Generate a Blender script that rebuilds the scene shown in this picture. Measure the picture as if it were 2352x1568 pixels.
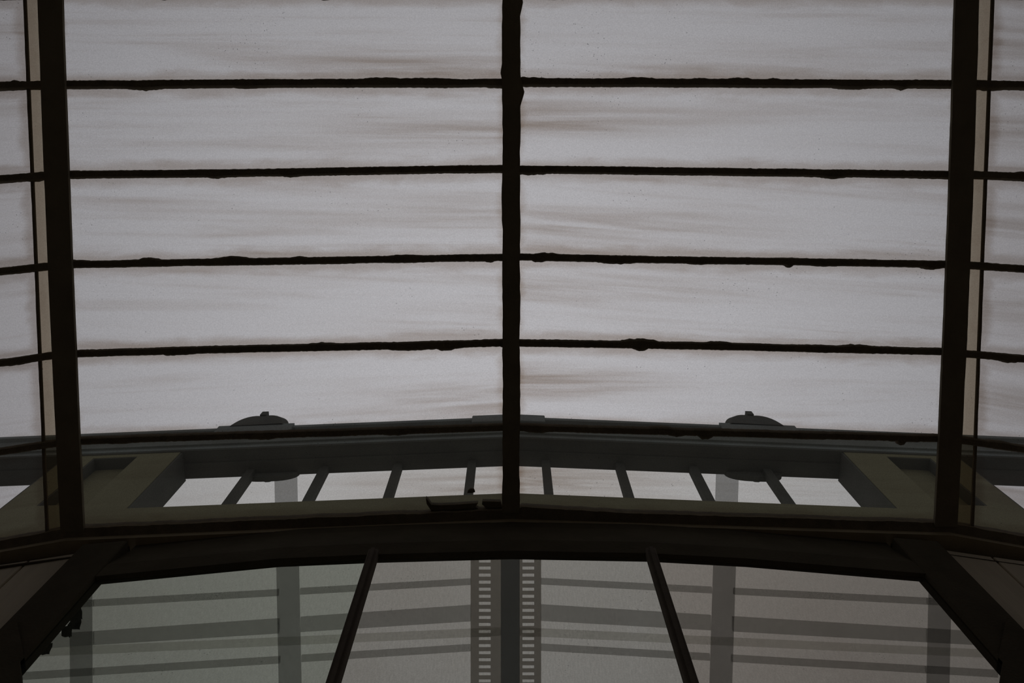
import bpy, bmesh, math, random
from mathutils import Vector, noise as mnoise

random.seed(7)
scene = bpy.context.scene
for o in list(bpy.data.objects):
    bpy.data.objects.remove(o)

# ------------------------------------------------------------------ camera
FPX, CX, CY = 2000.0, 1176.0, 784.0
PITCH = math.radians(165.0)                 # 15 degrees off the zenith, looking up and forward (+Y)
cam_data = bpy.data.cameras.new('camera')
cam_data.sensor_fit = 'HORIZONTAL'
cam_data.sensor_width = 36.0
cam_data.lens = 36.0 * FPX / 2352.0
cam_data.clip_end = 500
cam = bpy.data.objects.new('camera', cam_data)
scene.collection.objects.link(cam)
cam.rotation_euler = (PITCH, 0, 0)
scene.camera = cam

# ------------------------------------------------------------------ overcast sky
SKY_STRENGTH = 1.0
world = bpy.data.worlds.new('overcast_sky')
scene.world = world
world.use_nodes = True
nt = world.node_tree
nt.nodes.clear()
w_out = nt.nodes.new('ShaderNodeOutputWorld')
w_bg = nt.nodes.new('ShaderNodeBackground')
# overcast, brightest around the veiled sun (high in front), falling off smoothly in every direction
w_tc = nt.nodes.new('ShaderNodeTexCoord')
_x, _y = (1165.0 - CX) / FPX, (CY - 880.0) / FPX
SUN_DIR = (_x, _y * math.cos(PITCH) + math.sin(PITCH), _y * math.sin(PITCH) - math.cos(PITCH))
w_nrm = nt.nodes.new('ShaderNodeVectorMath'); w_nrm.operation = 'NORMALIZE'
w_sun = nt.nodes.new('ShaderNodeVectorMath'); w_sun.operation = 'NORMALIZE'
w_sun.inputs[0].default_value = SUN_DIR
w_dot = nt.nodes.new('ShaderNodeVectorMath'); w_dot.operation = 'DOT_PRODUCT'
w_max = nt.nodes.new('ShaderNodeMath'); w_max.operation = 'MAXIMUM'; w_max.inputs[1].default_value = 0.0
w_pow = nt.nodes.new('ShaderNodeMath'); w_pow.operation = 'POWER'; w_pow.inputs[1].default_value = 4.6
w_mix = nt.nodes.new('ShaderNodeMix'); w_mix.data_type = 'RGBA'
w_mix.inputs['A'].default_value = (0.150, 0.150, 0.158, 1)
w_mix.inputs['B'].default_value = (0.600, 0.592, 0.612, 1)
nt.links.new(w_tc.outputs['Generated'], w_nrm.inputs[0])
nt.links.new(w_nrm.outputs[0], w_dot.inputs[0])
nt.links.new(w_sun.outputs[0], w_dot.inputs[1])
nt.links.new(w_dot.outputs['Value'], w_max.inputs[0])
nt.links.new(w_max.outputs[0], w_pow.inputs[0])
nt.links.new(w_pow.outputs[0], w_mix.inputs['Factor'])
nt.links.new(w_mix.outputs['Result'], w_bg.inputs['Color'])
w_bg.inputs['Strength'].default_value = SKY_STRENGTH
nt.links.new(w_bg.outputs[0], w_out.inputs[0])

vs = scene.view_settings
vs.view_transform = 'Standard'
vs.look = 'None'
vs.gamma = 1.0
vs.use_curve_mapping = False
vs.exposure = 0.0
scene.cycles.transparent_max_bounces = 24
scene.cycles.max_bounces = 8

# ------------------------------------------------------------------ helpers
COS, SIN = math.cos(PITCH), math.sin(PITCH)
COL = scene.collection


def ray(u, v):
    x, y = (u - CX) / FPX, (CY - v) / FPX
    return Vector((x, y * COS + SIN, y * SIN - COS))


def at_z(u, v, z):
    r = ray(u, v)
    return r * (z / r.z)


def at_y(u, v, y):
    r = ray(u, v)
    return r * (y / r.y)


def at_depth(u, v, d0, m=-0.08):
    y = (CY - v) / FPX
    return ray(u, v) * (d0 / (1 - m * y))


def link(name, me, mat, parent=None):
    o = bpy.data.objects.new(name, me)
    COL.objects.link(o)
    if mat and not me.materials:
        me.materials.append(mat)
    if parent:
        o.parent = parent
    return o


def empty(name, loc=(0, 0, 0)):
    o = bpy.data.objects.new(name, None)
    o.empty_display_size = 0.1
    o.location = loc
    COL.objects.link(o)
    return o


def tag(o, label=None, cat=None, group=None, kind=None):
    if label: o['label'] = label
    if cat: o['category'] = cat
    if group: o['group'] = group
    if kind: o['kind'] = kind
    return o


def mesh(name, verts, faces, mat, parent=None, uvs=None, bevel=0.0):
    me = bpy.data.meshes.new(name)
    off, q = Vector((0, 0, 0)), parent
    while q:
        off = off + q.location
        q = q.parent
    me.from_pydata([tuple(Vector(v) - off) for v in verts], [], faces)
    bm = bmesh.new()
    bm.from_mesh(me)
    bmesh.ops.recalc_face_normals(bm, faces=bm.faces)
    if uvs:
        lay = bm.loops.layers.uv.new('UVMap')
        bm.verts.ensure_lookup_table()
        for f in bm.faces:
            for l in f.loops:
                l[lay].uv = uvs[l.vert.index]
    if bevel > 0:
        bmesh.ops.bevel(bm, geom=list(bm.edges), offset=bevel, segments=1, affect='EDGES')
    bm.to_mesh(me)
    bm.free()
    return link(name, me, mat, parent)


HEX = [(0, 1, 2, 3), (7, 6, 5, 4), (0, 4, 5, 1), (1, 5, 6, 2), (2, 6, 7, 3), (3, 7, 4, 0)]


def hexa(name, low, high, mat, parent=None, uvs=None, bevel=0.0):
    """solid from four lower and four upper corners"""
    return mesh(name, list(low) + list(high), HEX, mat, parent, uvs, bevel)


def box(name, lo, hi, mat, parent=None, bevel=0.0):
    (a, b, c), (d, e_, f) = lo, hi
    return hexa(name, [(a, b, c), (d, b, c), (d, e_, c), (a, e_, c)],
                [(a, b, f), (d, b, f), (d, e_, f), (a, e_, f)], mat, parent, None, bevel)


def sweep(name, rings, mat, parent=None, bevel=0.0):
    """closed tube through a list of rings with the same number of points"""
    n = len(rings[0])
    verts = [p for r in rings for p in r]
    faces = []
    for i in range(len(rings) - 1):
        for j in range(n):
            k = (j + 1) % n
            faces.append((i * n + j, i * n + k, (i + 1) * n + k, (i + 1) * n + j))
    faces.append(tuple(range(n)))
    faces.append(tuple((len(rings) - 1) * n + j for j in reversed(range(n))))
    return mesh(name, verts, faces, mat, parent, None, bevel)


# ------------------------------------------------------------------ materials
def new_mat(name):
    m = bpy.data.materials.new(name)
    m.use_nodes = True
    m.node_tree.nodes.clear()
    return m, m.node_tree


def paint(name, col, rough=0.7, var=0.35, scale=6.0, bump=0.3, spec=0.3, stretch=(1, 1, 1)):
    m, t = new_mat(name)
    N, L = t.nodes, t.links
    out = N.new('ShaderNodeOutputMaterial')
    p = N.new('ShaderNodeBsdfPrincipled')
    tc = N.new('ShaderNodeTexCoord')
    mp = N.new('ShaderNodeMapping')
    mp.inputs['Scale'].default_value = stretch
    n1 = N.new('ShaderNodeTexNoise')
    n1.inputs['Scale'].default_value = scale
    n1.inputs['Detail'].default_value = 6
    mix = N.new('ShaderNodeMix')
    mix.data_type = 'RGBA'
    dark = tuple(c * (1 - var) for c in col)
    lite = tuple(min(1, c * (1 + var)) for c in col)
    mix.inputs['A'].default_value = (*dark, 1)
    mix.inputs['B'].default_value = (*lite, 1)
    bp = N.new('ShaderNodeBump')
    bp.inputs['Strength'].default_value = bump
    bp.inputs['Distance'].default_value = 0.004
    n2 = N.new('ShaderNodeTexNoise')
    n2.inputs['Scale'].default_value = scale * 12
    n2.inputs['Detail'].default_value = 4
    L.new(tc.outputs['Object'], mp.inputs[0])
    L.new(mp.outputs[0], n1.inputs['Vector'])
    L.new(mp.outputs[0], n2.inputs['Vector'])
    L.new(n1.outputs['Fac'], mix.inputs['Factor'])
    L.new(n2.outputs['Fac'], bp.inputs['Height'])
    L.new(mix.outputs['Result'], p.inputs['Base Color'])
    L.new(bp.outputs[0], p.inputs['Normal'])
    p.inputs['Roughness'].default_value = rough
    p.inputs['Specular IOR Level'].default_value = spec
    L.new(p.outputs[0], out.inputs[0])
    return m


def math_node(t, op, a=None, b=None, clamp=False):
    n = t.nodes.new('ShaderNodeMath')
    n.operation = op
    n.use_clamp = clamp
    for i, s in enumerate((a, b)):
        if s is None:
            continue
        if isinstance(s, (int, float)):
            n.inputs[i].default_value = s
        else:
            t.links.new(s, n.inputs[i])
    return n.outputs[0]


def ramp(t, src, p0, p1, v0=0.0, v1=1.0):
    n = t.nodes.new('ShaderNodeMapRange')
    n.interpolation_type = 'SMOOTHSTEP'
    n.inputs['From Min'].default_value = p0
    n.inputs['From Max'].default_value = p1
    n.inputs['To Min'].default_value = v0
    n.inputs['To Max'].default_value = v1
    t.links.new(src, n.inputs['Value'])
    return n.outputs['Result']


def dirty_glass(name, clean, dirt, haze, haze_col, aspect=5.0, streaks=1.0, edge=1.0, base_dirt=0.0, weave=0.0):
    """pane that lets light straight through, tinted, with a film of dust (translucent) and streaks of grime.
    A ray crosses both faces of a pane, so every tint acts twice."""
    m, t = new_mat(name)
    N, L = t.nodes, t.links
    out = N.new('ShaderNodeOutputMaterial')
    uv = N.new('ShaderNodeTexCoord')
    sep = N.new('ShaderNodeSeparateXYZ')
    L.new(uv.outputs['UV'], sep.inputs[0])
    info = N.new('ShaderNodeObjectInfo')
    s, v = sep.outputs['X'], sep.outputs['Y']

    def streak(sx, sy, seed, detail=4, distort=0.4):
        cmb = N.new('ShaderNodeCombineXYZ')
        L.new(math_node(t, 'MULTIPLY', s, sx), cmb.inputs[0])
        L.new(math_node(t, 'MULTIPLY', math_node(t, 'ADD', v, math_node(t, 'MULTIPLY', s, math_node(t, 'SUBTRACT', math_node(t, 'MULTIPLY', info.outputs['Random'], 0.5), 0.15))), sy), cmb.inputs[1])
        L.new(math_node(t, 'MULTIPLY_ADD', info.outputs['Random'], 60.0 + seed), cmb.inputs[2])
        n = N.new('ShaderNodeTexNoise')
        n.inputs['Scale'].default_value = 1.0
        n.inputs['Detail'].default_value = detail
        n.inputs['Roughness'].default_value = 0.6
        n.inputs['Distortion'].default_value = distort
        L.new(cmb.outputs[0], n.inputs['Vector'])
        return n.outputs['Fac']

    broad = ramp(t, streak(1.3, 5.0, 3), 0.46, 0.85)
    fine = ramp(t, streak(2.2, 17.0, 11, 5), 0.48, 0.9)
    wash = ramp(t, streak(2.0, 2.0, 19, 3), 0.35, 0.75)
    # grime creeping in from the edges of the pane
    ds = math_node(t, 'MULTIPLY', math_node(t, 'MINIMUM', s, math_node(t, 'SUBTRACT', 1.0, s)), aspect)
    dv = math_node(t, 'MINIMUM', v, math_node(t, 'SUBTRACT', 1.0, v))
    dmin = math_node(t, 'MINIMUM', ds, dv)
    wob = math_node(t, 'MULTIPLY', math_node(t, 'SUBTRACT', streak(9.0, 5.0, 29, 5), 0.42), 0.20)
    edge_n = ramp(t, math_node(t, 'SUBTRACT', dmin, wob), 0.04, 0.17, 1.0, 0.0)
    # one larger stain per pane, placed by the pane's own properties
    def attr(nm):
        a = N.new('ShaderNodeAttribute')
        a.attribute_type = 'OBJECT'
        a.attribute_name = nm
        return a.outputs['Fac']
    dx = math_node(t, 'MULTIPLY', math_node(t, 'SUBTRACT', s, attr('stain_s')), 2.2)
    dy = math_node(t, 'MULTIPLY', math_node(t, 'SUBTRACT', v, attr('stain_t')), 4.2)
    r2 = math_node(t, 'SQRT', math_node(t, 'ADD', math_node(t, 'MULTIPLY', dx, dx), math_node(t, 'MULTIPLY', dy, dy)))
    stain = math_node(t, 'MULTIPLY', ramp(t, r2, 0.0, 1.3, 1.0, 0.0), attr('stain_w'))
    stain = math_node(t, 'MULTIPLY', stain, math_node(t, 'MULTIPLY', 1.5, ramp(t, streak(2.0, 8.0, 41, 6), 0.25, 0.80)))
    f = math_node(t, 'MULTIPLY', broad, 0.27 * streaks)
    f = math_node(t, 'ADD', f, math_node(t, 'MULTIPLY', math_node(t, 'MULTIPLY', fine, wash), 0.34 * streaks))
    f = math_node(t, 'ADD', f, math_node(t, 'MULTIPLY', edge_n, 0.33 * edge))
    f = math_node(t, 'ADD', f, stain)
    f = math_node(t, 'ADD', f, base_dirt, True)
    # specks and the frosted grain of the glass, in metres
    vor = N.new('ShaderNodeTexVoronoi')
    vor.inputs['Scale'].default_value = 55
    L.new(uv.outputs['Object'], vor.inputs['Vector'])
    sp_mask = N.new('ShaderNodeTexNoise')
    sp_mask.inputs['Scale'].default_value = 5.0
    L.new(uv.outputs['Object'], sp_mask.inputs['Vector'])
    speck = math_node(t, 'MULTIPLY', ramp(t, vor.outputs['Distance'], 0.05, 0.13, 1.0, 0.0),
                      ramp(t, sp_mask.outputs['Fac'], 0.56, 0.66))
    grain = N.new('ShaderNodeTexNoise')
    grain.inputs['Scale'].default_value = 260
    grain.inputs['Detail'].default_value = 3
    L.new(uv.outputs['Object'], grain.inputs['Vector'])
    g = ramp(t, grain.outputs['Fac'], 0.3, 0.7, 0.93, 1.03)
    if weave > 0:
        wv = N.new('ShaderNodeTexNoise')
        wv.inputs['Scale'].default_value = 1.0
        cmb = N.new('ShaderNodeCombineXYZ')
        sx = N.new('ShaderNodeSeparateXYZ')
        L.new(uv.outputs['Object'], sx.inputs[0])
        L.new(math_node(t, 'MULTIPLY', sx.outputs['X'], 230.0), cmb.inputs[0])
        L.new(math_node(t, 'MULTIPLY', sx.outputs['Z'], 40.0), cmb.inputs[2])
        L.new(cmb.outputs[0], wv.inputs['Vector'])
        g = math_node(t, 'MULTIPLY', g, ramp(t, wv.outputs['Fac'], 0.3, 0.7, 1 - weave, 1 + weave))
    mix = N.new('ShaderNodeMix')
    mix.data_type = 'RGBA'
    mix.inputs['A'].default_value = (*clean, 1)
    mix.inputs['B'].default_value = (*dirt, 1)
    L.new(f, mix.inputs['Factor'])
    mul = N.new('ShaderNodeMix')
    mul.data_type = 'RGBA'
    mul.blend_type = 'MULTIPLY'
    mul.inputs['Factor'].default_value = 1.0
    gs = math_node(t, 'MULTIPLY', g, ramp(t, speck, 0.0, 1.0, 1.0, 0.45))
    gc = N.new('ShaderNodeCombineXYZ')
    for i in range(3):
        L.new(gs, gc.inputs[i])
    L.new(mix.outputs['Result'], mul.inputs['A'])
    L.new(gc.outputs[0], mul.inputs['B'])
    tr = N.new('ShaderNodeBsdfTransparent')
    L.new(mul.outputs['Result'], tr.inputs['Color'])
    tl = N.new('ShaderNodeBsdfTranslucent')
    tl.inputs['Color'].default_value = (*haze_col, 1)
    ms = N.new('ShaderNodeMixShader')
    L.new(math_node(t, 'ADD', haze, math_node(t, 'ADD', math_node(t, 'MULTIPLY', f, 0.02), math_node(t, 'MULTIPLY', stain, 0.05)), True), ms.inputs[0])
    L.new(tr.outputs[0], ms.inputs[1])
    L.new(tl.outputs[0], ms.inputs[2])
    L.new(ms.outputs[0], out.inputs[0])
    return m


def tinted(name, col, haze=0.05):
    m, t = new_mat(name)
    N, L = t.nodes, t.links
    out = N.new('ShaderNodeOutputMaterial')
    tr = N.new('ShaderNodeBsdfTransparent')
    tc = N.new('ShaderNodeTexCoord')
    n = N.new('ShaderNodeTexNoise')
    n.inputs['Scale'].default_value = 1.5
    L.new(tc.outputs['Object'], n.inputs['Vector'])
    mix = N.new('ShaderNodeMix')
    mix.data_type = 'RGBA'
    mix.inputs['A'].default_value = (*[c * 0.95 for c in col], 1)
    mix.inputs['B'].default_value = (*[min(1, c * 1.05) for c in col], 1)
    L.new(n.outputs['Fac'], mix.inputs['Factor'])
    L.new(mix.outputs['Result'], tr.inputs['Color'])
    df = N.new('ShaderNodeBsdfDiffuse')
    df.inputs['Color'].default_value = (0.25, 0.25, 0.24, 1)
    ms = N.new('ShaderNodeMixShader')
    ms.inputs[0].default_value = haze
    L.new(tr.outputs[0], ms.inputs[1])
    L.new(df.outputs[0], ms.inputs[2])
    L.new(ms.outputs[0], out.inputs[0])
    return m


M = {
    'iron': paint('black_iron', (0.10, 0.085, 0.060), 0.9, 0.3, 9, 0.5, 0.02),
    'putty': paint('blackened_putty', (0.22, 0.185, 0.135), 0.95, 0.4, 20, 0.8, 0.0),
    'rib_iron': paint('lightened_rib_iron', (0.24, 0.205, 0.15), 0.95, 0.3, 9, 0.5, 0.0),  # iron lightened in colour to replace weak bounce light on the ribs
    'ledge': paint('brown_ledge_paint', (0.42, 0.35, 0.24), 0.9, 0.25, 7, 0.3, 0.05),
    'bar': paint('brown_bar_paint', (0.15, 0.125, 0.10), 0.85, 0.35, 14, 0.3, 0.1),
    'panel': paint('dark_brown_board', (0.56, 0.49, 0.38), 0.9, 0.25, 3, 0.4, 0.03, (6, 6, 0.6)),
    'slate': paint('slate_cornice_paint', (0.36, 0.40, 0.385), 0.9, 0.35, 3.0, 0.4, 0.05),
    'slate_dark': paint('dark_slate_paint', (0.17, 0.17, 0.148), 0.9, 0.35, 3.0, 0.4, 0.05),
    'cream': paint('cream_render', (0.32, 0.298, 0.185), 0.9, 0.15, 1.6, 0.3, 0.1),
    'floor': paint('pale_bounce_floor', (0.46, 0.42, 0.36), 0.9, 0.2, 2, 0.3, 0.05),
    'ground': paint('grey_paving', (0.34, 0.33, 0.31), 0.9, 0.25, 0.6),
    'wall': paint('pale_bounce_wall', (0.34, 0.30, 0.25), 0.95, 0.3, 1.5, 0.3, 0.05),
    'leaf': paint('dark_leaf', (0.02, 0.028, 0.014), 0.6, 0.4, 20),
    'roof_glass': dirty_glass('dusty_roof_glass', (0.875, 0.873, 0.877), (0.53, 0.45, 0.38), 0.014, (0.6, 0.6, 0.58)),
    'eave_glass': dirty_glass('dull_lowest_row_glass', (0.828, 0.826, 0.808), (0.50, 0.43, 0.37), 0.018, (0.6, 0.6, 0.57)),
    'side_glass': dirty_glass('grimier_side_glass', (0.855, 0.85, 0.853), (0.50, 0.43, 0.375), 0.014, (0.6, 0.6, 0.58), streaks=1.3, base_dirt=0.03),
    'strip_glass': dirty_glass('stained_margin_glass', (0.615, 0.57, 0.50), (0.44, 0.36, 0.30), 0.015, (0.5, 0.45, 0.36),
                               aspect=0.3, streaks=0.7, edge=0.5),
    'front_green': dirty_glass('greenish_front_glass', (0.530, 0.545, 0.500), (0.42, 0.40, 0.35), 0.010, (0.6, 0.6, 0.5),
                               aspect=1.0, streaks=0.35, edge=0.25, weave=0.03),
    'front_mid': dirty_glass('dull_front_glass', (0.575, 0.57, 0.54), (0.44, 0.405, 0.355), 0.010, (0.6, 0.57, 0.5),
                             aspect=1.0, streaks=0.35, edge=0.25, weave=0.03),
    'front_warm': dirty_glass('warm_front_glass', (0.555, 0.535, 0.500), (0.43, 0.385, 0.34), 0.010, (0.6, 0.56, 0.5),
                              aspect=1.0, streaks=0.35, edge=0.25, weave=0.03),
    'refl': tinted('reflected_post_tint', (0.64, 0.64, 0.635), 0.02),  # see-through tints imitating reflections of the roof frame
    'refl_col': tinted('reflected_column_tint', (0.57, 0.555, 0.53), 0.02),
    'refl_rail': tinted('reflected_rail_tint', (0.70, 0.70, 0.69), 0.02),
    'refl_faint': tinted('reflected_faint_rail_tint', (0.84, 0.84, 0.82), 0.01),
    'refl_dark': tinted('reflected_dark_post_tint', (0.33, 0.335, 0.33), 0.02),
}

# ------------------------------------------------------------------ ground and room shell
FLOOR = -1.5
g = box('ground', (-60, -60, FLOOR - 0.4), (60, 60, FLOOR - 0.12), M['ground'])
tag(g, 'grey paving stretching around the glazed porch', 'ground', kind='structure')
f = box('floor', (-3.6, -1.6, FLOOR - 0.12), (3.6, 2.4, FLOOR), M['floor'])  # out of view, kept pale to bounce light onto the rib undersides
tag(f, 'unseen floor of the glazed porch, pale to bounce light upward', 'floor', kind='structure')

# ------------------------------------------------------------------ the glass roof
ROOF_D = 3.0
rows_c = [-416, -215, -15, 189, 389, 589, 786, 979.5, 1178]
rows_l = [-424, -222, -14, 195, 401, 609, 813, 1013, 1221]      # at the left rib, u about 150..190
rows_r = [-424, -222, -14, 193, 401, 607.5, 809.5, 1006.5, 1209]
rows_ol = [-420, -219, -11, 199, 411, 624, 833, 1038, 1250]       # at the left edge of the picture
rows_or = [-420, -219, -11, 198, 407, 618, 823, 1031, 1241]


def rib_u(v, side):
    """centre of a rib (pixel column) at pixel row v"""
    if side < 0: return 114 + 0.034 * v + 6.5e-6 * v * abs(v)
    if side > 0: return 2222 - 0.026 * v - 1.18e-5 * v * abs(v)
    return 1174.0


zs = [at_depth(1174, v, ROOF_D).z for v in rows_c]
PC = [at_depth(1174, v, ROOF_D) for v in rows_c]
PL = [at_z(rib_u(v, -1), v, z) for v, z in zip(rows_l, zs)]
PR = [at_z(rib_u(v, 1), v, z) for v, z in zip(rows_r, zs)]
OL0 = [at_z(0, v, z) for v, z in zip(rows_ol, zs)]
OR0 = [at_z(2352, v, z) for v, z in zip(rows_or, zs)]
X_OUT = 3.1


def extend(a, b, x):
    k = (x - a.x) / (b.x - a.x)
    return a + (b - a) * k


OL = [extend(a, b, -X_OUT) for a, b in zip(PL, OL0)]
OR = [extend(a, b, X_OUT) for a, b in zip(PR, OR0)]
NR = len(rows_c)
UPN = (PC[0] - PC[-1]).cross(Vector((1, 0, 0))).normalized()
if UPN.z < 0: UPN = -UPN

roof = empty('ceiling', (0, 0, 3.0))
tag(roof, 'sloping roof of dusty glass panes held in black iron ribs and glazing bars', 'glass roof', kind='structure')


def lerp(a, b, k):
    return a + (b - a) * k


def pane(a, b, c, d, mat, parent, up, th=0.006, name='pane', stain=None, lift=0.0):
    """a,b lower edge left to right; c,d upper edge right to left"""
    lo = [p + up * lift for p in (a, b, c, d)]
    hi = [p + up * (lift + th) for p in (a, b, c, d)]
    o = hexa(name, lo, hi, mat, parent, [(0, 0), (1, 0), (1, 1), (0, 1)] * 2)
    st = stain or (0.5, 0.5, 0.0)
    o['stain_s'], o['stain_t'], o['stain_w'] = float(st[0]), float(st[1]), float(st[2])
    return o


# strip of margin glass next to each outer rib, given as pixel columns -> fraction along PL..OL0
def strip_pts(i, side):
    v0 = (rows_l if side < 0 else rows_r)[i]
    vo = (rows_ol if side < 0 else rows_or)[i]
    if side < 0:
        u = 58 + 43 * v0 / 1000.0
        k = (PL[i].x - at_z(u, lerp(v0, vo, .5), zs[i]).x) / (PL[i].x - OL0[i].x)
        return lerp(PL[i], OL0[i], k)
    u = 2279 - 36 * v0 / 900.0
    k = (at_z(u, lerp(v0, vo, .5), zs[i]).x - PR[i].x) / (OR0[i].x - PR[i].x)
    return lerp(PR[i], OR0[i], k)


SL = [strip_pts(i, -1) for i in range(NR)]
SR = [strip_pts(i, 1) for i in range(NR)]

stains_left = {2: (0.78, 0.22, .32), 3: (0.92, 0.45, .34), 4: (0.95, 0.5, .22), 5: (1.0, .3, .14), 6: (1.0, 0.32, .52), 7: (1.02, .35, .6)}
stains_right = {2: (0.5, 0.15, .26), 3: (0.05, 0.58, .50), 4: (0.22, 0.36, .40), 5: (0.05, 0.65, .32), 6: (-0.08, 0.55, .7), 7: (-.03, .4, .6)}
for i in range(NR - 1):
    j = i + 1
    glass = M['eave_glass' if i == NR - 2 else 'roof_glass']
    pane(PL[j], PC[j], PC[i], PL[i], glass, roof, UPN, stain=stains_left.get(i))
    pane(PC[j], PR[j], PR[i], PC[i], glass, roof, UPN, stain=stains_right.get(i))
    pane(OL[j], SL[j], SL[i], OL[i], M['side_glass'], roof, UPN)
    pane(SR[j], OR[j], OR[i], SR[i], M['side_glass'], roof, UPN, stain=(.1, .5, .3))
    pane(SL[j], PL[j], PL[i], SL[i], M['strip_glass'], roof, UPN, name='margin_pane')
    pane(PR[j], SR[j], SR[i], PR[i], M['strip_glass'], roof, UPN, name='margin_pane')


def ragged_bar(name, a, b, half, depth, seed, mat, parent, lumps=(), n=240, rough=0.13, lift=0.004):
    """glazing bar from a to b with crumbling putty along both edges; lumps = (fraction, side, size, length)"""
    along = (b - a)
    length = along.length
    d = along.normalized()
    across = UPN.cross(d).normalized()
    if across.y > 0: across = -across          # +across points to the picture's top (-Y)
    rings = []
    for i in range(n + 1):
        k = i / n
        s = k * length
        wob = 0.004 * mnoise.noise(Vector((s * 1.1, seed * 3.1, 0)))
        e1 = half * (1 + rough * mnoise.noise(Vector((s * 9, seed, 1.0))) + rough * 0.9 * mnoise.noise(Vector((s * 60, seed, 2.0))) + rough * 0.6 * mnoise.noise(Vector((s * 150, seed, 3.0))))
        e2 = half * (1 + rough * mnoise.noise(Vector((s * 8, seed, 5.0))) + rough * 0.9 * mnoise.noise(Vector((s * 67, seed, 6.0))) + rough * 0.6 * mnoise.noise(Vector((s * 140, seed, 8.0))))
        for (f0, side, size, ln) in lumps:
            q = max(0.0, 1 - abs(k - f0) * length / ln)
            q = q ** 0.45 if q > 0 else 0.0
            q *= 0.75 + 0.5 * mnoise.noise(Vector((s * 60, seed, 9.0)))
            if side > 0: e1 += size * q
            else: e2 += size * q
        p = lerp(a, b, k) + across * wob
        lo = -UPN * depth
        hi = UPN * (lift + 0.010)
        rings.append([p - across * e2 + hi, p - across * e2 + lo * 0.55, p - across * e2 * 0.7 + lo,
                      p + across * e1 * 0.7 + lo, p + across * e1 + lo * 0.55, p + across * e1 + hi])
    return sweep(name, rings, mat, parent)


rnd = random.Random(3)
PX = ROOF_D / FPX          # metres per pixel on the roof
for i in range(NR - 1):
    def lumps(nmax):
        return [(rnd.random(), rnd.choice((1, -1)), rnd.uniform(2, 5) * PX, rnd.uniform(8, 45) * PX) for _ in range(rnd.randint(2, nmax))]
    lm_l, lm_r = lumps(6), lumps(7)
    if i == 3: lm_l += [(0.80, 1, 3 * PX, 80 * PX)]; lm_r += [(0.28, 1, 4 * PX, 35 * PX)]
    if i == 5: lm_l += [(0.20, 1, 6 * PX, 22 * PX)]; lm_r += [(0.62, -1, 7 * PX, 8 * PX)]
    if i == 6: lm_l += [(0.78, -1, 5 * PX, 55 * PX)]; lm_r += [(0.29, 1, 8 * PX, 45 * PX), (0.29, -1, 8 * PX, 18 * PX)]
    if i == 7: lm_r += [(0.44, -1, 12 * PX, 16 * PX), (0.885, -1, 14 * PX, 10 * PX)]
    ragged_bar('glazing_bar', PL[i], PC[i], 8.3 * PX, 0.016, i * 7 + 1, M['putty'], roof, lm_l)
    ragged_bar('glazing_bar', PC[i], PR[i], 8.3 * PX, 0.016, i * 7 + 3, M['putty'], roof, lm_r)
    ragged_bar('glazing_bar', OL[i], PL[i], 8.5 * PX, 0.018, i * 7 + 4, M['putty'], roof, lumps(4))
    ragged_bar('glazing_bar', PR[i], OR[i], 8.5 * PX, 0.018, i * 7 + 5, M['putty'], roof, lumps(4))


def rib(pts, half, depth, seed, mat, parent, name='rib', rough=0.0, lumps=(), n=260, up=0.008, web=0.35):
    rings = []
    a, b = pts[0], pts[-1]
    length = (b - a).length
    for i in range(n + 1):
        k = i / n
        q = k * (len(pts) - 1)
        m_ = min(int(q), len(pts) - 2)
        p = lerp(pts[m_], pts[m_ + 1], q - m_)
        s = k * length
        h1 = half * (1 + rough * mnoise.noise(Vector((s * 7, seed, 0.5))) + rough * .5 * mnoise.noise(Vector((s * 33, seed, 2.5))))
        h2 = half * (1 + rough * mnoise.noise(Vector((s * 7, seed, 7.5))) + rough * .5 * mnoise.noise(Vector((s * 33, seed, 9.5))))
        for (f0, side, size, ln) in lumps:
            qq = max(0.0, 1 - abs(k - f0) * length / ln)
            if side > 0: h2 += size * qq
            else: h1 += size * qq
        X = Vector((1, 0, 0))
        dn, upv = -UPN * depth, UPN * up
        wb = web * half
        rings.append([p - X * wb + upv, p - X * wb + dn * .55, p - X * h1 + dn * .55, p - X * h1 + dn, p + X * h2 + dn, p + X * h2 + dn * .55, p + X * wb + dn * .55, p + X * wb + upv])
    return sweep(name, rings, mat, parent)


DR = 0.030


def toward(p):                                  # where the rib's underside must be so that it covers the pixel column
    return p * (1 - DR / (p.dot(Vector((0, SIN, -COS)))))


def rib_line(P):
    return [toward(p) + UPN * DR for p in P]


def frac_c(v):                                  # fraction along the centre rib at pixel row v
    return (v - rows_c[0]) / (rows_c[-1] - rows_c[0])


rib(rib_line(PC), 20 * PX, DR, 1, M['rib_iron'], roof, rough=0.10,
    lumps=[(frac_c(0), 1, 7 * PX, 30 * PX), (frac_c(203), 1, 10 * PX, 32 * PX), (frac_c(160), -1, 3 * PX, 20 * PX)])
rib(rib_line(PL), 27 * PX, DR, 2, M['rib_iron'], roof, rough=0.02)
rib(rib_line(PR), 26.5 * PX, DR, 3, M['rib_iron'], roof, rough=0.03)
rib(SL, 3.2 * PX, 0.006, 4, M['putty'], roof, name='lead_strip', rough=0.25)
rib(SR, 3.2 * PX, 0.006, 5, M['putty'], roof, name='lead_strip', rough=0.25)
rib([p + Vector((0.05, 0, 0)) for p in OL], 0.045, DR, 6, M['iron'], roof)
rib([p - Vector((0.05, 0, 0)) for p in OR], 0.045, DR, 7, M['iron'], roof)
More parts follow.
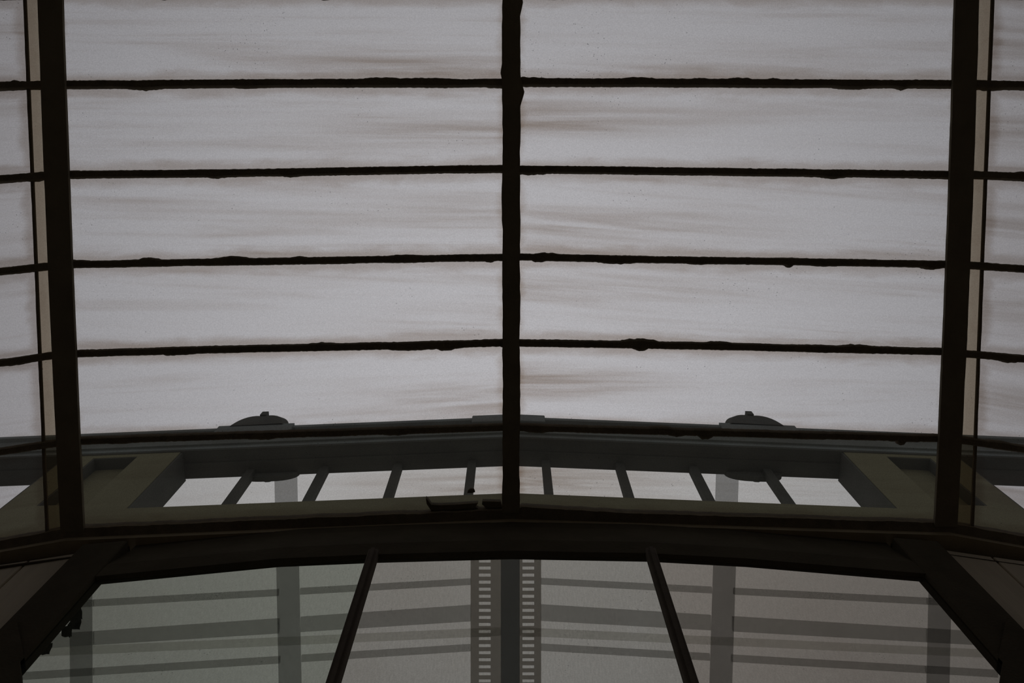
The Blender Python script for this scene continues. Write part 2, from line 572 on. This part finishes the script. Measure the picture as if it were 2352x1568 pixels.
# ridge beam at the top of the slope (behind the camera)
for a, b in ((OL, PL), (PL, PC), (PC, PR), (PR, OR)):
    p, q = a[0], b[0]
    hexa('ridge_beam', [p + Vector((0, -.08, -.12)), q + Vector((0, -.08, -.12)), q + Vector((0, .03, -.12)), p + Vector((0, .03, -.12))],
         [p + Vector((0, -.08, .05)), q + Vector((0, -.08, .05)), q + Vector((0, .03, .05)), p + Vector((0, .03, .05))], M['iron'], roof)

# eave: sill rail under the lowest panes, brown ledge, deep beam
Z_E = zs[-1]
rail_plan = [(-X_OUT, OL[-1].y), (PL[-1].x, PL[-1].y), (0.0, PC[-1].y), (PR[-1].x, PR[-1].y), (X_OUT, OR[-1].y)]


def rail_y(x):
    for (x0, y0), (x1, y1) in zip(rail_plan, rail_plan[1:]):
        if x0 <= x <= x1:
            return y0 + (y1 - y0) * (x - x0) / (x1 - x0)
    return rail_plan[-1][1]


Z_B = 2.45
beam_pix = [(0, 1376), (221, 1343), (640, 1302), (845, 1293), (1172, 1284), (1495, 1290), (1690, 1300), (2122, 1336), (2352, 1368)]
beam_plan = [at_z(u, v, Z_B) for u, v in beam_pix]
beam_plan = [extend(beam_plan[1], beam_plan[0], -X_OUT)] + beam_plan[1:-1] + [extend(beam_plan[-2], beam_plan[-1], X_OUT)]


def beam_y(x):
    for p, q in zip(beam_plan, beam_plan[1:]):
        if p.x <= x <= q.x:
            return p.y + (q.y - p.y) * (x - p.x) / (q.x - p.x)
    return beam_plan[-1].y


def profile_sweep(name, xs, prof, mat, parent, bevel=0.0):
    """prof(x) -> list of (y, z)"""
    return sweep(name, [[Vector((x, y, z)) for y, z in prof(x)] for x in xs], mat, parent, bevel)


xs_all = sorted(set([-X_OUT, -2.4, PL[-1].x, -1.308, -.9, -.73, -.43, -.2, 0, .2, .43, .73, .9, 1.30, PR[-1].x, 2.4, X_OUT]))
# ragged top edge of the sill rail: fine sampling
xs_f = [-X_OUT + (2 * X_OUT) * i / 360 for i in range(361)]


def sill_prof(x):
    y = rail_y(x)
    w = 0.022 + 0.003 * mnoise.noise(Vector((x * 14, 3.3, 0))) + 0.002 * mnoise.noise(Vector((x * 50, 3.3, 4)))
    if 0.03 < x < 0.40: w += 0.012 * (1 - (x - .03) / .37)
    return [(y - w + .008, Z_E + .03), (y - w, Z_E - .018), (y + .012, Z_E - .03), (y + 0.10, Z_E - .03), (y + 0.10, Z_E + .0), (y + .03, Z_E + .03)]


profile_sweep('sill_rail', xs_f, sill_prof, M['putty'], roof)


def ledge_prof(x):
    y = rail_y(x)
    return [(y + .008, Z_E - .05), (y + .14, Z_E - .05), (y + .14, Z_E - .028), (y + .008, Z_E - .028)]


profile_sweep('ledge', xs_all, ledge_prof, M['ledge'], roof)


def beam_prof(x):
    y = beam_y(x)
    return [(y - .03, Z_B), (y, Z_B), (y, Z_B + .10), (y + .08, Z_B + .24), (y + .08, Z_E - .048), (y + .018, Z_E - .048), (y + .016, Z_E - .09), (y - .026, Z_B + .08)]


XL, XRr = beam_plan[1].x, beam_plan[-2].x
profile_sweep('eave_beam', [x for x in xs_all if XL - .17 < x < XRr + .17], beam_prof, M['iron'], roof)


def side_beam_prof(x):
    y = beam_y(x)
    return [(y - .012, Z_E - .135), (y + .06, Z_E - .135), (y + .06, Z_E - .048), (y + .018, Z_E - .048)]


for xa, xb in ((-X_OUT, XL - .02), (XRr + .02, X_OUT)):
    profile_sweep('eave_beam', [xa, xb], side_beam_prof, M['iron'], roof)

# broken putty flake near the centre rib, with the notch in it
zf = Z_E + 0.004


def flat_piece(name, pix, z, th, mat, parent):
    lo = [at_z(u, v, z) for u, v in pix]
    hi = [p + Vector((0, 0, th)) for p in lo]
    n = len(pix)
    faces = [tuple(range(n)), tuple(n + i for i in reversed(range(n)))]
    faces += [(i, (i + 1) % n, n + (i + 1) % n, n + i) for i in range(n)]
    return mesh(name, lo + hi, faces, mat, parent)


flat_piece('putty_flake', [(978, 1144), (984, 1150), (988, 1156), (990, 1159), (1010, 1160), (1040, 1159), (1070, 1157), (1098, 1155), (1092, 1163),
                           (1100, 1169), (1108, 1172), (1117, 1170), (1112, 1162), (1107, 1158), (1108, 1151), (1150, 1152),
                           (1160, 1190), (1000, 1190), (994, 1178), (980, 1157)], zf, 0.02, M['putty'], roof)
flat_piece('putty_flake', [(1073, 1132), (1076, 1125), (1082, 1122), (1089, 1124), (1091, 1130), (1084, 1132)], at_depth(1082, 1128, ROOF_D).z - .004, 0.008, M['putty'], roof)

# ------------------------------------------------------------------ front glazed wall
front = empty('window_1', (0, 1.4, FLOOR))
tag(front, 'upright front wall of three dull glass panes below the dark eave beam', 'window', kind='structure')
XL = beam_plan[1].x
XRr = beam_plan[-2].x
XB = (-0.432, 0.432)
GY = -0.016                                        # glass sits this far behind the beam's inner face
UPY = Vector((0, 1, 0))
for k, (x0, x1, mt, st) in enumerate(((XL, XB[0], 'front_green', (.2, .9, .1)), (XB[0], XB[1], 'front_mid', (.12, .97, .12)), (XB[1], XRr, 'front_warm', (.5, .8, .15)))):
    a = Vector((x0, beam_y(x0) + GY, FLOOR + .3))
    b = Vector((x1, beam_y(x1) + GY, FLOOR + .3))
    c = Vector((x1, b.y, Z_B + .02))
    d = Vector((x0, a.y, Z_B + .02))
    pane(a, b, c, d, M[mt], front, UPY, stain=st)
for x in XB:
    y = beam_y(x) - 0.045
    w = 0.0155
    # T-shaped glazing bar: flange plus a raised fillet
    hexa('mullion', [(x - w, y, FLOOR + .3), (x + w, y, FLOOR + .3), (x + w, y + .03, FLOOR + .3), (x - w, y + .03, FLOOR + .3)],
         [(x - w, y, Z_B + .01), (x + w, y, Z_B + .01), (x + w, y + .03, Z_B + .01), (x - w, y + .03, Z_B + .01)], M['bar'], front, None, 0.003)
    hexa('mullion_fillet', [(x - w * .35, y - .009, FLOOR + .3), (x + w * .35, y - .009, FLOOR + .3), (x + w * .35, y, FLOOR + .3), (x - w * .35, y, FLOOR + .3)],
         [(x - w * .35, y - .009, Z_B), (x + w * .35, y - .009, Z_B), (x + w * .35, y, Z_B), (x - w * .35, y, Z_B)], M['bar'], front)
profile_sweep('bottom_rail', [XL, XB[0], 0, XB[1], XRr], lambda x: [(beam_y(x), FLOOR), (beam_y(x) + .12, FLOOR), (beam_y(x) + .12, FLOOR + .3), (beam_y(x), FLOOR + .3)], M['iron'], front)
# corner posts
for sgn, x in ((-1, XL), (1, XRr)):
    xo = x + sgn * 0.155
    y0, y1 = beam_y(x) - .03, beam_y(xo) - .03
    lo = [(x, y0, FLOOR), (xo, y1 - .01, FLOOR), (xo, y1 + .05, FLOOR), (x, y0 + .05, FLOOR)]
    hi = [(p[0], p[1], Z_E - .1) for p in lo]
    hexa('corner_post', lo, hi, M['iron'], front, None, 0.004)
    # tapered lower board whose inner edge leaves the post
    zt = at_y(70 if sgn < 0 else 2253, 1517, y0).z
    pb = at_y(72 if sgn < 0 else 2250, 1900, y0)
    lo = [(x, y0 - .006, zt), (pb.x, y0 - .006, pb.z), (x + sgn * .12, y0 - .006, pb.z), (x + sgn * .12, y0 - .006, zt + .2), (x, y0 - .006, zt + .02)]
    n = len(lo)
    hi = [(p[0], p[1] + .05, p[2]) for p in lo]
    mesh('tapered_board', [Vector(p) for p in lo + hi], [tuple(range(n)), tuple(n + i for i in reversed(range(n)))] + [(i, (i + 1) % n, n + (i + 1) % n, n + i) for i in range(n)], M['iron'], front)

# boarded side walls of the porch (dark brown planks)
for sgn, nm in ((-1, 'wall_left'), (1, 'wall_right')):
    wroot = empty(nm, (sgn * 2.2, 1.6, FLOOR))
    tag(wroot, ('left' if sgn < 0 else 'right') + ' flanking wall of dark brown boards beside the corner post', 'wall', kind='structure')
    x = (XL if sgn < 0 else XRr) + sgn * .16
    while abs(x) < X_OUT - .01:
        x2 = sgn * min(abs(x) + .19, X_OUT)
        ya, yb = beam_y(x) - .01, beam_y(x2) - .01
        xx = x2 - sgn * .006
        lo = [(x, ya, FLOOR), (xx, yb, FLOOR), (xx, yb + .03, FLOOR), (x, ya + .03, FLOOR)]
        hexa('board', lo, [(p[0], p[1], Z_E - .1) for p in lo], M['panel'], wroot, None, 0.003)
        x = x2
    xo = sgn * X_OUT
    lo = [(xo, -1.0, FLOOR), (xo + sgn * .15, -1.0, FLOOR), (xo + sgn * .15, 1.9, FLOOR), (xo, 1.9, FLOOR)]
    hexa('end_wall', lo, [(p[0], p[1], 2.5) for p in lo], M['wall'], wroot)
wb = hexa('wall_back', [(-X_OUT - .15, -1.25, FLOOR), (X_OUT + .15, -1.25, FLOOR), (X_OUT + .15, -1.0, FLOOR), (-X_OUT - .15, -1.0, FLOOR)],
          [(-X_OUT - .15, -1.25, 3.4), (X_OUT + .15, -1.25, 3.4), (X_OUT + .15, -1.0, 3.4), (-X_OUT - .15, -1.0, 3.4)], M['wall'])  # out of view, kept pale so it bounces light inside the porch
tag(wb, 'plain unseen wall at the back of the porch, pale to bounce light', 'wall', kind='structure')

# ------------------------------------------------------------------ cream gallery spanning overhead, beyond the roof glass
GY0, GK = 2.60, 0.043
gal = empty('gallery', (0, GY0, 5.0))
tag(gal, 'open cream gallery with dark slate cornice and mullioned openings seen through the roof glass', 'gallery')


def gyf(x):
    return GY0 + GK * abs(x)


def gsweep(name, xs, prof, mat, bevel=0.0):
    """prof: (offset from facade, z)"""
    return profile_sweep(name, xs, lambda x: [(gyf(x) + d, z) for d, z in prof], mat, gal, bevel)


def tan_z(v):
    r = ray(1174, v)
    return r.z / r.y


Z_TOP = (GY0 - .06) * tan_z(956)
Z_FB = GY0 * tan_z(1005)
Z_SILL = GY0 * tan_z(1132)
Z_GB = GY0 * tan_z(1228)
TH = 0.235
GX = 8.0
xsg = [-GX, -3.65, -2.71, -1, 0, 1, 2.71, 3.65, GX]
PIER = (2.71, 3.64)
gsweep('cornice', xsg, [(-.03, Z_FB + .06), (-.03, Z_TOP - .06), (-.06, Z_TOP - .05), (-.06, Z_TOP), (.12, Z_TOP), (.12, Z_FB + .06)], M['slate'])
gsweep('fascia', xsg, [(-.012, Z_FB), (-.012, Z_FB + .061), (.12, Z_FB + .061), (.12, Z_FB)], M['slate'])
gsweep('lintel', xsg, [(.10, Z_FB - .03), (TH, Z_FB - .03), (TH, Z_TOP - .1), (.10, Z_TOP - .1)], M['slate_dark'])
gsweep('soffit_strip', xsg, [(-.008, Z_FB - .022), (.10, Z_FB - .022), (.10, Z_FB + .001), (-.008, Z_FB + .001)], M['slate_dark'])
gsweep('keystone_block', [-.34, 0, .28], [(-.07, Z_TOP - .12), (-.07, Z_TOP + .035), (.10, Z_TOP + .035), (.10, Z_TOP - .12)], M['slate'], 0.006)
# sill band
for x0, x1 in ((-GX, -PIER[1]), (-PIER[1], -PIER[0]), (PIER[0], PIER[1]), (PIER[1], GX)):
    gsweep('sill_band', [x0, x1], [(0, Z_GB), (0, Z_SILL), (.14, Z_SILL), (.14, Z_GB)], M['cream'])
gsweep('sill_band', [-PIER[0], 0, PIER[0]], [(0, Z_GB), (0, Z_SILL), (.14, Z_SILL), (.14, Z_GB)], M['cream'])
# piers with sunk niches
for sgn in (-1, 1):
    n0, n1 = 3.04, 3.40
    nz0, nz1 = Z_SILL + .1, 6.585
    a, b = sorted((sgn * PIER[0], sgn * n0))
    gsweep('pier', [a, b], [(0, Z_SILL), (0, Z_FB), (TH, Z_FB), (TH, Z_SILL)], M['cream'])
    a, b = sorted((sgn * n1, sgn * PIER[1]))
    gsweep('pier', [a, b], [(0, Z_SILL), (0, Z_FB), (TH, Z_FB), (TH, Z_SILL)], M['cream'])
    a, b = sorted((sgn * n0, sgn * n1))
    gsweep('pier', [a, b], [(0, nz1), (0, Z_FB), (TH, Z_FB), (TH, nz1)], M['cream'])
    gsweep('pier', [a, b], [(0, Z_SILL), (0, nz0), (TH, nz0), (TH, Z_SILL)], M['cream'])
    gsweep('niche_back', [a, b], [(.10, nz0), (.10, nz1), (TH, nz1), (TH, nz0)], M['cream'])
    gsweep('niche_shade', [a, b], [(.004, nz1 - .012), (.004, nz1), (.10, nz1), (.10, nz1 - .012)], M['slate_dark'])  # dark strips paint the shade on the niche's top and outer side
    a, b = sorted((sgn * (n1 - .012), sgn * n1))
    gsweep('niche_shade', [a, b], [(.004, nz0), (.004, nz1 - .012), (.10, nz1 - .012), (.10, nz0)], M['slate_dark'])
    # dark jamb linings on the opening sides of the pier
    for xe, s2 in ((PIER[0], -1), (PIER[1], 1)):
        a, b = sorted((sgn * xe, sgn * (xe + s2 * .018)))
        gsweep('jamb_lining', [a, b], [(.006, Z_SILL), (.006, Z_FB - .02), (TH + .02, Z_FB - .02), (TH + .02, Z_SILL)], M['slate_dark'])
    # end piers down to the ground, outside the picture
    a, b = sorted((sgn * (GX - .8), sgn * GX))
    gsweep('end_pier', [a, b], [(-.1, FLOOR - .12), (-.1, Z_FB), (TH + .1, Z_FB), (TH + .1, FLOOR - .12)], M['cream'])
# mullions across the openings
mx = [-2.143 + .605 * k for k in range(8)]
mx += [s * (4.3 + .605 * k) for k in range(5) for s in (-1, 1)]
for x in mx:
    w = 0.033
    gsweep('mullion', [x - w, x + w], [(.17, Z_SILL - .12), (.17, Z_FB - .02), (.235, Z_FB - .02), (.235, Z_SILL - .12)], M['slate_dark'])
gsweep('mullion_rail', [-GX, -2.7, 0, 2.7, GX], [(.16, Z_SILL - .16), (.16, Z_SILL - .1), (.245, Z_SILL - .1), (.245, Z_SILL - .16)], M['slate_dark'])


def medallion(xc, parent):
    """low double-lobed shell on a plinth with a block on top, standing on the cornice"""
    zt = Z_TOP
    yc = gyf(xc) + .02
    prof = []
    W, H = 0.275, 0.285
    for i in range(41):
        q = -1 + 2 * i / 40
        body = max(0.0, 1 - abs(q) ** 3.4) ** 0.75 * (1 - 0.07 * math.exp(-(q / .16) ** 2))
        body = min(body, 1.0)
        prof.append((q * W, H * body))
    n = len(prof)
    verts = []
    for d, k in ((-.065, .93), (-.10, .80), (.05, .93)):
        for x, z in prof:
            verts.append(Vector((xc + x * (k if d == -.10 else 1), yc + d + (GK if xc > 0 else -GK) * x, zt + z * (k if d == -.10 else 1))))
    F, R, B = 0, n, 2 * n
    faces = []
    for i in range(n - 1):
        faces.append((F + i, R + i, R + i + 1, F + i + 1))
        faces.append((F + i, F + i + 1, B + i + 1, B + i))
    faces.append(tuple(R + i for i in range(n)))
    faces.append(tuple(B + i for i in reversed(range(n))))
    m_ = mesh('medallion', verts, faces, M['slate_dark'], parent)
    k = (GK if xc > 0 else -GK)
    bx = lambda nm, x0, x1, z0, z1, d0, d1, mt: hexa(nm, [Vector((x, gyf(xc) + d + k * (x - xc), z0)) for x, d in ((xc + x0, d0), (xc + x1, d0), (xc + x1, d1), (xc + x0, d1))],
                                                     [Vector((x, gyf(xc) + d + k * (x - xc), z1)) for x, d in ((xc + x0, d0), (xc + x1, d0), (xc + x1, d1), (xc + x0, d1))], M[mt], m_)
    bx('plinth', -.325, .325, zt - .14, zt + .022, -.072, .09, 'slate')
    bx('top_block', -.028, .028, zt + .22, zt + .305, -.09, .06, 'slate_dark')
    return m_


medallion(-2.19, gal)
medallion(2.10, gal)
# scalloped pieces added under the lintel to imitate the medallions' reflection
for sgn in (-1, 1):
    xc = sgn * 1.99
    z0 = Z_FB - .03
    out = []
    for i in range(31):
        q = -1 + 2 * i / 30
        dz = 0.085 * max(0.0, 1 - abs(q) ** 3) ** .7
        out.append((q * .23, -dz - (0.012 if abs(q) < .1 else 0)))
    pts = [(xc + x, z0 + z) for x, z in out]
    lo = [Vector((x, gyf(x) + TH - .03, z)) for x, z in pts] + [Vector((xc + .23, gyf(xc) + TH - .03, z0 + .05)), Vector((xc - .23, gyf(xc) + TH - .03, z0 + .05))]
    hi = [p + Vector((0, .045, 0)) for p in lo]
    n = len(lo)
    mesh('medallion_reflection', lo + hi, [tuple(range(n)), tuple(n + i for i in reversed(range(n)))] + [(i, (i + 1) % n, n + (i + 1) % n, n + i) for i in range(n)], M['slate_dark'], gal)

# ------------------------------------------------------------------ added translucent frame standing in for a reflection of the roof ribs
FAR = 9.0
far = empty('reflection_frame', (0, 6.0, FLOOR - .12))
tag(far, 'added frame of grey translucent posts and rails imitating a reflection of the roof in the front panes', 'reflection')
V_TOP, V_LAD, V_END = 1042, 1222, 2300


def far_pt(u, v, d=FAR):
    return at_depth(u, v, d)


def reflected_post(name, u_ref, v_ref, u_end, v_end, wpx, mat, dep=0.05, v_top=None):  # translucent post in place of a reflected rib
    def uc(v): return u_ref + (u_end - u_ref) * (v - v_ref) / (v_end - v_ref)
    rings = []
    for v in (v_top or V_TOP, V_END):
        c0, c1 = far_pt(uc(v) - wpx / 2, v), far_pt(uc(v) + wpx / 2, v)
        rings.append([c0, c1, c1 + UPN * dep, c0 + UPN * dep])
    o = sweep(name, rings, mat, far)
    return o, uc


posts = []
for (nm, u0, v0, u1, v1, w, mt) in (('post', 183, 1300, 184, 1568, 47, 'refl'), ('post', 655, 1090, 665, 1568, 50, 'refl'),
                                   ('post', 1672, 1090, 1657, 1568, 50, 'refl'), ('post', 2163, 1300, 2157, 1568, 48, 'refl')):
    posts.append(reflected_post(nm, u0, v0, u1, v1, w, M[mt])[1])
# darker middle post, in place of the centre rib's reflection
reflected_post('reflected_middle_post', 1172, 1300, 1172, 1568, 43, M['refl_dark'], v_top=V_LAD)
# slotted ladder columns of the imitated reflection, either side of the middle post
for sgn, (uo0, uo1, ui0, ui1) in ((-1, (1081, 1100, 1127, 1151)), (1, (1227, 1243, 1193, 1200))):
    root = mesh('reflected_column', [far_pt(uo0, V_LAD), far_pt(uo1, V_LAD), far_pt(uo1, V_END), far_pt(uo0, V_END)] +
                [far_pt(uo0, V_LAD) + UPN * .012, far_pt(uo1, V_LAD) + UPN * .012, far_pt(uo1, V_END) + UPN * .012, far_pt(uo0, V_END) + UPN * .012], HEX, M['refl_col'], far)
    mesh('stile', [far_pt(ui0, V_LAD), far_pt(ui1, V_LAD), far_pt(ui1, V_END), far_pt(ui0, V_END)] +
         [far_pt(ui0, V_LAD) + UPN * .012, far_pt(ui1, V_LAD) + UPN * .012, far_pt(ui1, V_END) + UPN * .012, far_pt(ui0, V_END) + UPN * .012], HEX, M['refl_col'], root)
    ua, ub = (uo1, ui0) if sgn < 0 else (ui1, uo0)
    v = 1276.0
    while v < 1700:
        c = [far_pt(ua, v), far_pt(ub, v), far_pt(ub, v + 8.5), far_pt(ua, v + 8.5)]
        mesh('rung', c + [p + UPN * .012 for p in c], HEX, M['refl_col'], root)
        v += 16.2
# rails: pixel heights at the middle, at u=220 and at u=2150
rails = [((1333, 1346), (1383, 1397), (1380, 1394), 'refl_rail', True),
         ((1394, 1430), (1456, 1486), (1451, 1481), 'refl_rail', True),
         ((1450, 1467), (1490, 1507), (1494, 1510), 'refl_faint', False),
         ((1485, 1499), (1541, 1556), (1538, 1553), 'refl_rail', True),
         ((1600, 1620), (1665, 1685), (1660, 1680), 'refl_rail', True)]
SIDE_D = 0.0


def reflected_rail_seg(u0, u1, mid, lft, rgt, mat, lift):
    def vv(u):
        if u < 1172:
            k = (1110 - u) / (1110 - 220)
            return mid[0] + (lft[0] - mid[0]) * k, mid[1] + (lft[1] - mid[1]) * k
        k = (u - 1230) / (2150 - 1230)
        return mid[0] + (rgt[0] - mid[0]) * k, mid[1] + (rgt[1] - mid[1]) * k
    def pts(u):
        a, b = vv(u)
        m0, m1 = far_pt(1172, mid[0]), far_pt(1172, mid[1])
        return at_z(u, a, m0.z), at_z(u, b, m1.z)
    a0, a1 = pts(u0)
    b0, b1 = pts(u1)
    off = UPN * lift
    c = [a0 + off, b0 + off, b1 + off, a1 + off]
    return mesh('rail', c + [p + UPN * .035 for p in c], HEX, mat, far)  # solid rail in place of a reflected glazing bar


for mid, lft, rgt, mt, stop in rails:
    vm = (lft[0] + lft[1]) / 2
    pv = [p((mid[0] + lft[0]) / 2) for p in posts]
    if stop:
        edges = [(130, pv[0] - 23.5), (pv[0] + 23.5, pv[1] - 25), (pv[1] + 25, 1081), (1243, pv[2] - 25), (pv[2] + 25, pv[3] - 24), (pv[3] + 24, 2260)]
        edges[0] = (10, pv[0] + 23.5); edges[-1] = (pv[3] - 24, 2300)
    else:
        edges = [(60, 1151), (1193, 2300)]
    for u0, u1 in edges:
        reflected_rail_seg(u0, u1, mid, lft, rgt, M[mt], 0.06)
# added legs carrying the reflection frame at its low outer end
for uc in posts:
    p = far_pt(uc(V_END), V_END)
    box('added_leg', (p.x - .1, p.y - .1, FLOOR - .12), (p.x + .1, p.y + .1, p.z + .03), M['slate_dark'], far)

# ------------------------------------------------------------------ leafy sprig outside the left corner of the front glass
vine = empty('leafy_sprig', tuple(at_y(150, 1400, 1.62)))
tag(vine, 'small dark leafy sprig hanging outside the glass by the left corner post', 'plant')


def tube(name, pts, r, mat, parent, n=6):
    rings = []
    for i, p in enumerate(pts):
        d = (pts[min(i + 1, len(pts) - 1)] - pts[max(i - 1, 0)]).normalized()
        a = d.orthogonal().normalized()
        b = d.cross(a)
        rings.append([p + a * r * math.cos(2 * math.pi * j / n) + b * r * math.sin(2 * math.pi * j / n) for j in range(n)])
    return sweep(name, rings, mat, parent)


YV = 1.62
stem_px = [(60, 1330), (110, 1375), (150, 1398), (172, 1412), (182, 1430)]
tube('stem', [at_y(u, v, YV) for u, v in stem_px], 0.003, M['leaf'], vine)
tube('stem', [at_y(u, v, YV) for u, v in [(110, 1375), (128, 1420), (145, 1445), (160, 1462)]], 0.0025, M['leaf'], vine)
tube('stem', [at_y(u, v, YV) for u, v in [(60, 1330), (85, 1420), (100, 1470), (110, 1500)]], 0.0025, M['leaf'], vine)


def leaf(u0, v0, u1, v1, wid):
    a, b = at_y(u0, v0, YV), at_y(u1, v1, YV - .015)
    ax = (b - a)
    side = ax.cross(ray((u0 + u1) / 2, (v0 + v1) / 2) + Vector((.25, .1, 0))).normalized()
    nrm = ax.cross(side).normalized()
    L_ = ax.length
    prof = [(0, .06), (.2, .62), (.42, 1.0), (.68, .78), (.88, .32), (1, .02)]
    top, bot, mid = [], [], []
    for k, w in prof:
        c = a + ax * k
        mid.append(c - nrm * .004)
        top.append(c + side * wid * w * L_)
        bot.append(c - side * wid * w * L_)
    n = len(prof)
    verts = mid + top + bot
    verts += [p + nrm * .0015 for p in verts]
    N_ = 3 * n
    faces = []
    for i in range(n - 1):
        faces += [(i, i + 1, n + i + 1, n + i), (i + 1, i, 2 * n + i, 2 * n + i + 1)]
        faces += [(N_ + i + 1, N_ + i, N_ + n + i, N_ + n + i + 1), (N_ + i, N_ + i + 1, N_ + 2 * n + i + 1, N_ + 2 * n + i)]
        faces += [(n + i, n + i + 1, N_ + n + i + 1, N_ + n + i), (2 * n + i + 1, 2 * n + i, N_ + 2 * n + i, N_ + 2 * n + i + 1)]
    return mesh('leaf', verts, faces, M['leaf'], vine)


for a in ((166, 1396, 188, 1420, .17), (164, 1408, 184, 1430, .18), (170, 1422, 182, 1444, .20), (157, 1432, 172, 1441, .30),
          (144, 1441, 164, 1460, .20), (103, 1482, 112, 1500, .28)):
    leaf(*a)
